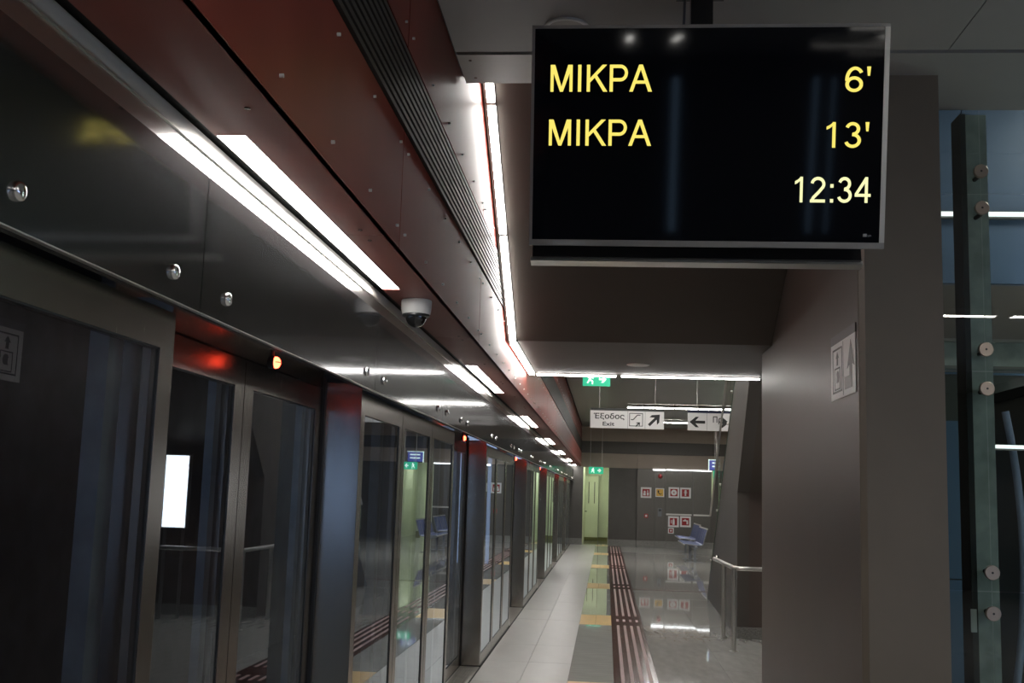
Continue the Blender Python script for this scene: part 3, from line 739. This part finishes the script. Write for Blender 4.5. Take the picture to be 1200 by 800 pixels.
MB().box(.27, .48, 4.52, 4.69, ZC - .012, ZC - .001).build('ceiling_plate', 'tv_black', hg)
MB().box(.1, .65, 4.565, 4.645, 2.95, 3.01).build('cross_arm', 'tv_black', hg)
for x in (.1, .59):
    MB().box(x, x + .06, 4.497, 4.752, 2.95, 3.01).build('fixing_arm', 'tv_black', hg)
MB().tube([(.305, 4.60, ZC), (.30, 4.59, 3.66), (.285, 4.56, 3.45)], .006, 8).build('cable', 'grey_plastic', hg, smooth=True)

# ================================================================== STAIR BEYOND
st = struct(empty('wall_stair', (2.3, 15, 0)), 'brown stair flank rising towards the landing')
def flX(y): return 1.249 + .0226 * y
prof = [(18.45, 0), (13.3, 0), (13.3, 1.69), (11.4, 3.42), (10.96, 3.42), (10.96, 5.3), (11.2, 5.3), (18.2, .16), (18.45, .0 + .02)]
MB().prism([(18.45, 0), (13.3, 0), (13.3, 1.69), (11.35, 3.47), (11.35, 4.60), (18.2, .17)], lambda p, t: (flX(p[0]) + .14 * t, p[0], p[1])).build('flank', 'stair_brown', st)
for i in range(24):
    y1 = 18.2 - .285 * i; z1 = .17 * (i + 1)
    box('step', 'wall_grey', (flX(y1) + .14, 3.2, y1 - .30, y1, max(0, z1 - .30), z1), st)
box('under_wall', 'wall_brown', (flX(13.3) + .14, 3.2, 13.31, 13.40, 0, 1.69), st)
MB().prism([(13.3, 1.69), (11.35, 3.47), (11.35, 3.55), (13.4, 1.69)], lambda p, t: (flX(p[0]) + .14 + t * 1.5, p[0], p[1])).build('under_slope', 'slope_brown', st)
box('skirting', 'skirting', (flX(13.3) - .0, 3.2, 13.285, 13.299, 0, .13), st)
# glass balustrade on the flank
gb = tag(empty('glass_balustrade', (1.6, 14, 2)), 'green tinted glass balustrade on the brown stair flank', 'balustrade')
def ztop(y): return .17 + (18.2 - y) * (4.60 - .17) / (18.2 - 11.35)
for a, b_ in ((17.6, 15.9), (15.85, 14.15), (14.1, 12.4), (12.35, 11.4)):
    MB().prism([(a, ztop(a) - .1), (b_, ztop(b_) - .1), (b_, ztop(b_) + .75), (a, ztop(a) + .75)], lambda p, t: (flX(p[0]) - .014 + .012 * t, p[0], p[1])).build('pane', 'green_glass', gb)
    for q in (.15, .85):
        y = a + (b_ - a) * q
        MB().lathe((flX(y) - .034, y, ztop(y) - .06), (1, 0, 0), [(.016, 0), (.018, .004), (.018, .02)], 12).build('clamp', 'rail_steel', gb)
hb = MB().tube([(flX(17.6) - .008, 17.6, ztop(17.6) + .78), (flX(11.4) - .008, 11.4, ztop(11.4) + .78)], .02, 10).build('top_rail', 'rail_steel', gb, smooth=True)
# floor handrail in front of the stair
hr = tag(empty('guard_rail', (1.38, 12.6, 0)), 'stainless steel guard rail with two posts below the stair', 'railing')
zr = .865
for y in (12.17, 13.22):
    q = MB().cyl((1.385, y, 0), (1.385, y, zr), .024, 16).build('post', 'rail_steel', hr, smooth=True)
    MB().lathe((1.385, y, 0), (0, 0, 1), [(.05, 0), (.05, .005), (.026, .008)], 20).build('base_flange', 'rail_steel', q, smooth=True)
arc = [(1.345, 13.95, zr), (1.37, 13.3, zr), (1.385, 12.30, zr)] + [(1.385 + .12 - .12 * math.cos(t), 12.29 - .12 * math.sin(t), zr) for t in (.3, .6, .9, 1.2, math.pi / 2)] + [(3.1, 12.17, zr)]
MB().tube(arc, .024, 14).build('top_rail', 'rail_steel', hr, smooth=True)
MB().lathe((1.36, 13.75, zr + .02), (0, 0, 1), [(.015, 0), (.02, .02), (.012, .035)], 12).build('end_stop', 'chrome', hr, smooth=True)
# lit poster box that the near door glass mirrors
lb = tag(empty('lit_poster_box', (2.48, 12.9, 0)), 'bright white lit poster box mirrored in the nearest door glass', 'light box')
MB().box(2.33, 2.64, 12.86, 12.94, 1.05, 1.93).build('case', 'tv_silver', lb)
MB().box(2.345, 2.625, 12.853, 12.859, 1.065, 1.915).build('lit_face', 'lightbox', lb)
for x in (2.36, 2.58): MB().box(x, x + .03, 12.88, 12.92, 0, 1.05).build('leg', 'tv_silver', lb)

# ================================================================== HANGING SIGNS
def sign_h(name, x0, x1, z0, z1, y, lab, header):
    e = tag(empty(name, ((x0 + x1) / 2, y, z1)), lab, 'sign', 'hanging direction signs')
    hh_ = (z1 - z0) * .125
    box('sign_plate', 'sign_white', (x0, x1, y, y + .05, z0, z1 - hh_), e)
    box('sign_header', header, (x0, x1, y - .002, y + .052, z1 - hh_, z1), e)
    for x in (x0 + .12 * (x1 - x0), x1 - .12 * (x1 - x0)):
        MB().cyl((x, y + .025, z1), (x, y + .025, ZC), .006, 8).build('hanger_rod', 'rail_steel', e)
    return e
def flat(e, y, pts, name, mt): return MB().prism(pts, lambda p, t: (p[0], y - .003 + .003 * t, p[1])).build(name, mt, e)
Y1 = 18.0
A = onY(692, 477.5, Y1); B = onY(778, 503, Y1)
x0, x1, z0, z1 = A.x, B.x, B.z, A.z
e1 = sign_h('exit_sign', x0, x1, z0, z1, Y1, 'white hanging Exit sign with escalator symbol and diagonal arrow', 'sign_dark')
w, h = x1 - x0, z1 - z0
text('greek_text', '\u0388\u03be\u03bf\u03b4\u03bf\u03c2', (x0 + .045 * w, Y1, z0 + .47 * h), (1, 0, 0), (0, 0, 1), .27 * h, 'sign_black', e1, width=.42 * w, bold=.018)
text('english_text', 'Exit', (x0 + .17 * w, Y1, z0 + .12 * h), (1, 0, 0), (0, 0, 1), .20 * h, 'sign_black', e1, width=.16 * w, bold=.018)
def fr2(u0, u1, v0, v1, t=.012):
    mb = MB()
    for a, b_, c_, d_ in ((u0, u1, v0, v0 + t), (u0, u1, v1 - t, v1), (u0, u0 + t, v0, v1), (u1 - t, u1, v0, v1)):
        mb.box(x0 + a * w, x0 + b_ * w, Y1 - .003, Y1, z0 + c_ * h if c_ else z0, z0 + d_ * h)
    return mb
mb = MB()
X0, X1, Z0, Z1 = x0 + .53 * w, x0 + .715 * w, z0 + .12 * h, z0 + .78 * h; t = .010
mb.box(X0, X1, Y1 - .003, Y1, Z0, Z0 + t).box(X0, X1, Y1 - .003, Y1, Z1 - t, Z1).box(X0, X0 + t, Y1 - .003, Y1, Z0, Z1).box(X1 - t, X1, Y1 - .003, Y1, Z0, Z1)
mb.build('symbol_frame', 'sign_black', e1)
def bar2(mb, p, q, r):
    p = Vector(p); q = Vector(q); d = (q - p).normalized(); nn = Vector((-d.y, d.x)) * r
    mb.prism([tuple(p - nn), tuple(q - nn), tuple(q + nn), tuple(p + nn)], lambda a, t: (a[0], Y1 - .003 + .003 * t, a[1])); return mb
cx, cz = (X0 + X1) / 2, (Z0 + Z1) / 2
mb = bar2(MB(), (cx - .085, cz + .0), (cx - .045, cz), .007); bar2(mb, (cx - .045, cz), (cx + .02, cz + .075), .007); bar2(mb, (cx + .02, cz + .075), (cx + .07, cz + .075), .007)
mb.build('escalator_symbol', 'sign_black', e1)
def arrow(e, cx, cz, s, ang, name, y):
    base = [(-.5, -.09), (.12, -.09), (-.10, -.34), (.10, -.34), (.5, 0), (.10, .34), (-.10, .34), (.12, .09), (-.5, .09)]
    ca, sa = math.cos(ang), math.sin(ang)
    pts = [(cx + s * (u * ca - v * sa), cz + s * (u * sa + v * ca)) for u, v in base]
    return MB().prism(pts, lambda p, t: (p[0], y - .003 + .003 * t, p[1])).build(name, 'sign_black', e)
arrow(e1, cx + .03, cz - .075, .10, math.pi / 4, 'small_arrow', Y1)
arrow(e1, x0 + .87 * w, z0 + .46 * h, .25, math.pi / 4, 'arrow', Y1)
for u in (.51, .745): box('panel_joint', 'sign_grey', (x0 + u * w - .002, x0 + u * w + .002, Y1 - .002, Y1, z0, z1 - .1 * h), e1)
A = onY(806, 480.5, Y1); B = onY(847, 505, Y1)
x0, x1, z0, z1 = A.x, A.x + 1.25, B.z, A.z; w, h = x1 - x0, z1 - z0
e2 = sign_h('platform_sign', x0, x1, z0, z1, Y1, 'white hanging sign with a left arrow and navy header, cut off by the stair', 'sign_navy')
arrow(e2, x0 + .155, z0 + .42 * h, .25, math.pi, 'arrow', Y1)
text('greek_text', '\u03a0\u03c1', (x0 + .405, Y1, z0 + .42 * h), (1, 0, 0), (0, 0, 1), .30 * h, 'sign_black', e2, width=.145, bold=.012)
box('panel_joint', 'sign_grey', (x0 + .305, x0 + .309, Y1 - .002, Y1, z0, z1 - .1 * h), e2)

def exit_lamp(cx, y, cz, w, h, lab, top):
    e = tag(empty('emergency_exit_sign', (cx, y, cz)), lab, 'exit sign', 'green emergency exit signs')
    box('sign_box', 'exit_green', (cx - w / 2, cx + w / 2, y, y + .04, cz - h / 2, cz + h / 2), e)
    s = h
    # running figure: head, body, legs; then an arrow
    mb = MB(); fx_ = cx - w * .22
    mb.cyl((fx_ + .06 * s, y - .003, cz + .30 * s), (fx_ + .06 * s, y, cz + .30 * s), .09 * s, 10)
    def b(p, q, r):
        p = Vector(p); q = Vector(q); d = (q - p).normalized(); nn = Vector((-d.y, d.x)) * r
        mb.prism([tuple(p - nn), tuple(q - nn), tuple(q + nn), tuple(p + nn)], lambda a, t: (fx_ + a[0] * s, y - .003 + .003 * t, cz + a[1] * s))
    b((0, .2), (-.05, -.08), .09); b((-.05, -.05), (.16, -.16), .055); b((.16, -.16), (.14, -.38), .05); b((-.06, -.05), (-.22, -.30), .055); b((0, .16), (.22, .02), .04); b((0, .16), (-.2, .1), .04)
    mb.build('running_figure', 'exit_white', e)
    arr = [(-.26, -.07), (.02, -.07), (-.1, -.26), (.06, -.26), (.28, 0), (.06, .26), (-.1, .26), (.02, .07), (-.26, .07)]
    MB().prism(arr, lambda p, t: (cx + w * .22 + p[0] * s, y - .003 + .003 * t, cz + p[1] * s)).build('arrow', 'exit_white', e)
    for x in (cx - w * .4, cx + w * .4): MB().cyl((x, y + .02, cz + h / 2), (x, y + .02, top), .005, 8).build('hanger_rod', 'rail_steel', e)
    return e
q = onY(699, 447, 15.0); exit_lamp(q.x, 15.0, q.z + .035, .375, .19, 'green running man exit sign hanging just past the landing', ZC)
q = onY(698.5, 551, 35.2); exit_lamp(q.x, 35.2, q.z, .46, .22, 'green exit sign over the far left corridor door', ZC)
q = onY(845, 556, 29.5); exit_lamp(q.x, 29.5, q.z, .40, .20, 'green exit sign at the far right corridor beside the stair', ZC)

# ================================================================== FAR WALL
wf = struct(empty('wall_far', (1.3, YEND, 0)), 'far end wall of the platform in brown and beige panels')
DX0, DX1, DZ = -0.745, 0.085, 2.46
box('wall_panel', 'wall_grey', (DX1, 1.0, YEND, YEND + .15, 0, 2.485), wf)
box('wall_panel', 'wall_grey', (-1.45, DX0, YEND, YEND + .15, 0, 2.52), wf)
box('wall_panel', 'wall_grey', (1.0, 3.36, YEND, YEND + .15, 0, 2.485), wf)
for x0, x1 in ((-.83, 1.0), (1.005, 3.36), (3.365, 7.0)):
    box('beige_panel', 'bulk_beige', (x0, x1, YEND - .02, YEND + .15, 2.485, 2.945), wf)
    box('dark_panel', 'bulk_dark', (x0, x1, YEND, YEND + .15, 2.95, 3.335), wf)
    box('beige_panel', 'bulk_beige', (x0, x1, YEND - .02, YEND + .15, 3.34, ZC + .03), wf)
box('wall_panel', 'wall_grey', (4.5, 7.0, YEND, YEND + .15, 0, 2.485), wf)
box('skirting', 'skirting', (DX1, 1.0, YEND - .02, YEND, 0, .2), wf)
box('skirting', 'skirting', (-1.45, DX0, YEND - .02, YEND, 0, .2), wf)
for i, (x0, x1) in enumerate(((1.0, 1.57), (1.575, 1.90), (1.905, 2.78), (2.785, 3.36))):
    box('steel_panel', 'cab_steel', (x0, x1, YEND - .10, YEND - .001, .2, 2.46), wf)
    box('skirting', 'skirting', (x0, x1, YEND - .11, YEND - .001, 0, .195), wf)
box('panel_rail', 'rail_steel', (1.93, 2.74, YEND - .115, YEND - .10, 1.03, 1.08), wf)
box('panel_rail', 'rail_steel', (2.80, 3.36, YEND - .115, YEND - .10, 1.03, 1.08), wf)
YS = YEND - .10
wlamp = tag(empty('panel_lamp', (2.1, YS, 2.47)), 'thin white lamp over the steel panels on the far wall', 'lamp')
MB().box(1.50, 1.88, YS - .05, YS - .01, 2.44, 2.475).box(1.92, 3.36, YS - .05, YS - .01, 2.455, 2.475).build('tube', 'lightbox', wlamp)
MB().box(1.45, 3.36, YS - .055, YS, 2.476, 2.484).build('housing', 'rail_steel', wlamp)
# corridor lobbies behind far doors
def lobby(name, x0, x1, lab):
    y1 = 39.6
    c = struct(empty(name, ((x0 + x1) / 2, 38, 0)), lab)
    box('back_wall', 'corridor', (x0 - .1, x1 + .1, y1, y1 + .1, 0, DZ + .2), c)
    box('side_wall', 'corridor', (x0 - .1, x0, YEND + .15, y1, 0, DZ + .2), c)
    box('side_wall', 'corridor', (x1, x1 + .1, YEND + .15, y1, 0, DZ + .2), c)
    box('lobby_ceiling', 'corridor', (x0 - .1, x1 + .1, YEND + .02, y1 + .1, DZ + .2, DZ + .3), c)
    box('lobby_floor', 'tile_grey2', (x0, x1, YEND, y1, -.012, 0), c)
    MB().box(x0, x1, y1 - .015, y1 - .001, 0, .12).build('lobby_skirting', 'corridor_base', c)
    l = tag(empty('lobby_lamp', ((x0 + x1) / 2, 37.8, DZ + .19)), 'greenish ceiling lamp in the ' + ('far left corridor' if x0 < 0 else 'far right corridor'), 'lamp', 'corridor lamps')
    MB().box((x0 + x1) / 2 - .15, (x0 + x1) / 2 + .15, 37.2, 38.6, DZ + .16, DZ + .185).build('diffuser', 'lamp_green', l)
    MB().box((x0 + x1) / 2 - .17, (x0 + x1) / 2 + .17, 37.15, 38.65, DZ + .186, DZ + .199).build('housing', 'rail_steel', l)
lobby('wall_lobby_left', DX0, DX1, 'pale green lit corridor behind the far left doorway')
lobby('wall_lobby_right', 3.36, 4.5, 'pale green lit corridor at the far right')
d1 = struct(empty('door_1', (-.5, 38.9, 0)), 'pale green corridor door with two long pull bars')
box('door_leaf', 'corridor', (DX0 + .01, -.26, 39.40, 39.46, .02, 2.25), d1)
for x in (-.60, -.40): MB().cyl((x, 39.37, 1.3), (x, 39.37, 2.05), .014, 8).build('pull_bar', 'lift_grey', d1)
MB().box(-.73, -.66, 39.36, 39.40, 1.0, 1.03).build('handle', 'black', d1)
MB().box(-.26, -.245, 39.38, 39.58, 0, 2.3).build('door_frame', 'lift_grey', d1)
MB().box(DX0 + .01, -.26, 39.395, 39.40, .02, .12).build('kick_plate', 'corridor_base', d1)
d2 = struct(empty('door_2', (3.9, 39, 0)), 'pale green corridor door at the far right')
box('door_leaf', 'corridor', (3.45, 4.3, 39.40, 39.46, .02, 2.25), d2)
MB().box(3.50, 3.56, 39.36, 39.40, 1.0, 1.03).build('handle', 'black', d2)
MB().box(3.43, 3.45, 39.38, 39.58, 0, 2.3).build('door_frame', 'lift_grey', d2)

# safety signs on the steel panels
def plate(name, cx, cz, s, lab, col='sign_red', cat='sign', brd=.16):
    e = tag(empty(name, (cx, YS, cz)), lab, cat, 'safety signs on the far steel panels')
    box('sign_plate', 'sign_white' if col != 'sign_yellow' else 'sign_white', (cx - s / 2, cx + s / 2, YS - .012, YS - .0005, cz - s / 2, cz + s / 2), e)
    q = s * (1 - 2 * brd) / 2
    box('colour_field', col, (cx - q, cx + q, YS - .014, YS - .012, cz - q, cz + q), e)
    return e, q
def glyph(e, cx, cz, s, polys, mt='sign_white', name='symbol'):
    mb = MB()
    for p in polys: mb.prism(p, lambda a, t: (cx + a[0] * s, YS - .0165 + .0025 * t, cz + a[1] * s))
    return mb.build(name, mt, e)
def circ(x, y, r, n=14): return [(x + r * math.cos(2 * math.pi * i / n), y + r * math.sin(2 * math.pi * i / n)) for i in range(n)]
def rc(x0, x1, y0, y1): return [(x0, y0), (x1, y0), (x1, y1), (x0, y1)]
s_ = .34
e, q = plate('safety_sign', 1.286, 1.722, s_, 'red hand call point sign, leftmost of the upper row'); glyph(e, 1.286, 1.722, q, [rc(-.8, -.1, -.8, -.1), circ(-.4, .2, .3), rc(.2, .75, -.8, .1), [(.2, .3), (.7, .3), (.45, .75)]])
e, q = plate('safety_sign', 1.723, 1.735, .28, 'yellow emergency telephone sign with black handset', 'sign_yellow', brd=.10); glyph(e, 1.723, 1.735, q, [[(-.6, .5), (-.35, .7), (-.15, .3), (-.3, .1), (.0, -.3), (.3, -.35), (.6, -.1), (.45, -.5), (.1, -.6), (-.3, -.35), (-.6, .1)]], 'sign_black', 'handset')
e, q = plate('safety_sign', 2.172, 1.749, s_, 'red fire hose reel sign in the upper row'); glyph(e, 2.172, 1.749, q, [circ(0, 0, .8, 20)]); glyph(e, 2.172, 1.749, q * .55, [circ(0, 0, .5)], 'sign_red', 'reel_hub')
e, q = plate('safety_sign', 2.54, 1.746, s_, 'red sign with white pillar symbol, rightmost of upper row'); glyph(e, 2.54, 1.746, q, [rc(-.2, .2, -.8, .5), circ(0, .55, .3), rc(-.45, .45, .0, .2)])
e, q = plate('safety_sign', 2.168, .827, s_, 'red fire extinguisher sign below the panel rail'); glyph(e, 2.168, .827, q, [rc(-.28, .32, -.85, .35), circ(0.02, .4, .28), rc(-.1, .2, .6, .85), rc(-.7, -.5, -.5, .5)])
e, q = plate('safety_sign', 2.547, .839, s_, 'red hose and tap sign, lower right of the panels'); glyph(e, 2.547, .839, q, [rc(-.7, .5, .1, .4), circ(-.1, .4, .25), rc(.3, .7, -.7, .4)])
e, q = plate('safety_sign', 2.09, .541, .18, 'small red square sign below the fire extinguisher sign'); glyph(e, 2.09, .541, q, [circ(0, 0, .5)])
cp = tag(empty('call_point', (1.296, YS, .988)), 'small red fire call point box on the steel panel', 'call point')
box('case', 'red_plastic', (1.235, 1.357, YS - .05, YS - .0005, .925, 1.05), cp); box('window', 'sign_white', (1.265, 1.327, YS - .053, YS - .05, .955, 1.02), cp)
ph = tag(empty('intercom', (1.73, YS, 1.11)), 'grey intercom unit under the yellow telephone sign', 'intercom')
box('case', 'grey_plastic', (1.67, 1.79, YS - .05, YS - .0005, .98, 1.24), ph); box('speaker_grille', 'sign_dark', (1.69, 1.77, YS - .053, YS - .05, 1.14, 1.21), ph)
al = tag(empty('alarm_beacon', (1.73, YS, 2.254)), 'round red alarm beacon at the top of the steel panels', 'alarm')
MB().lathe((1.73, YS, 2.254), (0, -1, 0), [(.07, 0.001), (.07, .03), (.055, .05), (.05, .09), (.03, .11)], 18).build('dome', 'red_plastic', al, smooth=True)
# small blue destination display by the stair
bs = tag(empty('blue_display', (3.0, 30, 2.6)), 'small blue lit display hanging by the far right corridor', 'display')
q = onY(840, 545, 30.0)
box('screen_face', 'blue_sign', (q.x - .20, q.x + .22, 30.0, 30.03, q.z - .13, q.z + .13), bs)
MB().box(q.x - .22, q.x - .20, 29.995, 30.03, q.z - .15, q.z + .15).box(q.x - .22, q.x + .24, 29.995, 30.03, q.z + .13, q.z + .15).build('lit_edge', 'exit_white', bs)
for z in (-.05, .04): MB().box(q.x - .12, q.x + .16, 29.996, 30.0, q.z + z, q.z + z + .035).build('text_line', 'exit_white', bs)
box('screen_case', 'tv_black', (q.x - .22, q.x + .24, 30.031, 30.10, q.z - .15, q.z + .15), bs)
MB().cyl((q.x, 30.06, q.z + .15), (q.x, 30.06, ZC), .015, 8).build('hanger_rod', 'rail_steel', bs)

# ================================================================== BENCH (four seats facing the track)
def bench(yc, xc, lab):
    e = tag(empty('platform_bench', (xc, yc, 0)), lab, 'bench', 'metal platform benches')
    L = 2.3
    box('beam', 'grey_plastic', (xc + .02, xc + .10, yc - L / 2, yc + L / 2, .34, .40), e)
    for y in (yc - .75, yc + .75):
        MB().box(xc + .03, xc + .09, y - .03, y + .03, 0.01, .34).box(xc - .15, xc + .25, y - .04, y + .04, 0, .012).build('leg', 'grey_plastic', e)
    for i in range(4):
        y = yc - L / 2 + .29 + i * .575
        for s in range(7):
            yy_ = y - .25 + s * .083
            b = MB().tube([(xc - .24, yy_, .44), (xc - .20, yy_, .455), (xc, yy_, .44), (xc + .17, yy_, .42), (xc + .23, yy_, .45), (xc + .27, yy_, .60), (xc + .34, yy_, .84)], .015, 6)
            b.build('seat_slat', 'blue_seat' if s % 3 else 'grey_plastic', e)
        MB().box(xc - .245, xc - .215, y - .265, y + .265, .43, .455).box(xc + .32, xc + .35, y - .265, y + .265, .82, .85).build('seat_edge', 'rail_steel', e)
bench(29.2, 2.2, 'blue and steel slatted bench beside the stair, nearer of two')
bench(33.0, 2.35, 'blue and steel slatted bench before the far steel panels')

# ================================================================== SHELL THE CAMERA DOES NOT FACE
struct(box('ceiling_upper', 'dark', (-1.65, 7.2, -10.1, 41, 5.3, 5.4)), 'dark roof slab above the stair void')
struct(box('wall_right_far', 'wall_grey', (7.0, 7.2, 2.5, 41, 0, 5.3)), 'grey wall on the far side of the platform hall')
struct(box('wall_end', 'wall_grey', (-1.65, 7.0, 40.5, 41, 0, 5.3)), 'closing wall behind the far corridors')
wk = struct(empty('window_fill', (7.1, -4, 0)), 'added side opening of the hall letting in bluish fill light')
box('side_panel', 'wall_grey', (7.0, 7.2, -10.1, -6, 0, 5.3), wk)
for y in (-5.95, -4, -2, .3, 2.45): box('mullion', 'dark', (7.05, 7.15, y - .05, y + .05, 0, 5.3), wk)  # unseen opening added so the sky fills the platform with bluish light
box('lower_rail', 'wall_grey', (7.0, 7.2, -10.1, 2.5, 0, .9), wk); box('upper_rail', 'wall_grey', (7.0, 7.2, -10.1, 2.5, 2.1, 5.3), wk)
wk = struct(empty('wall_back', (2, -10, 0)), 'dark rear wall of the hall with two window slots')
for x0, x1 in ((-1.65, .98), (1.10, 3.3), (3.40, 3.6), (3.68, 7.2)): box('wall_panel', 'wall_grey', (x0, x1, -10.2, -10, 0, 5.3), wk)
for x0, x1 in ((.98, 1.10), (3.3, 3.40), (3.6, 3.68)):
    box('slot_sill', 'wall_grey', (x0, x1, -10.2, -10, 0, .8), wk); box('slot_head', 'wall_grey', (x0, x1, -10.2, -10, 3.4, 5.3), wk)
    box('slot_pane', 'clear_glass', (x0, x1, -10.12, -10.1, .8, 3.4), wk)
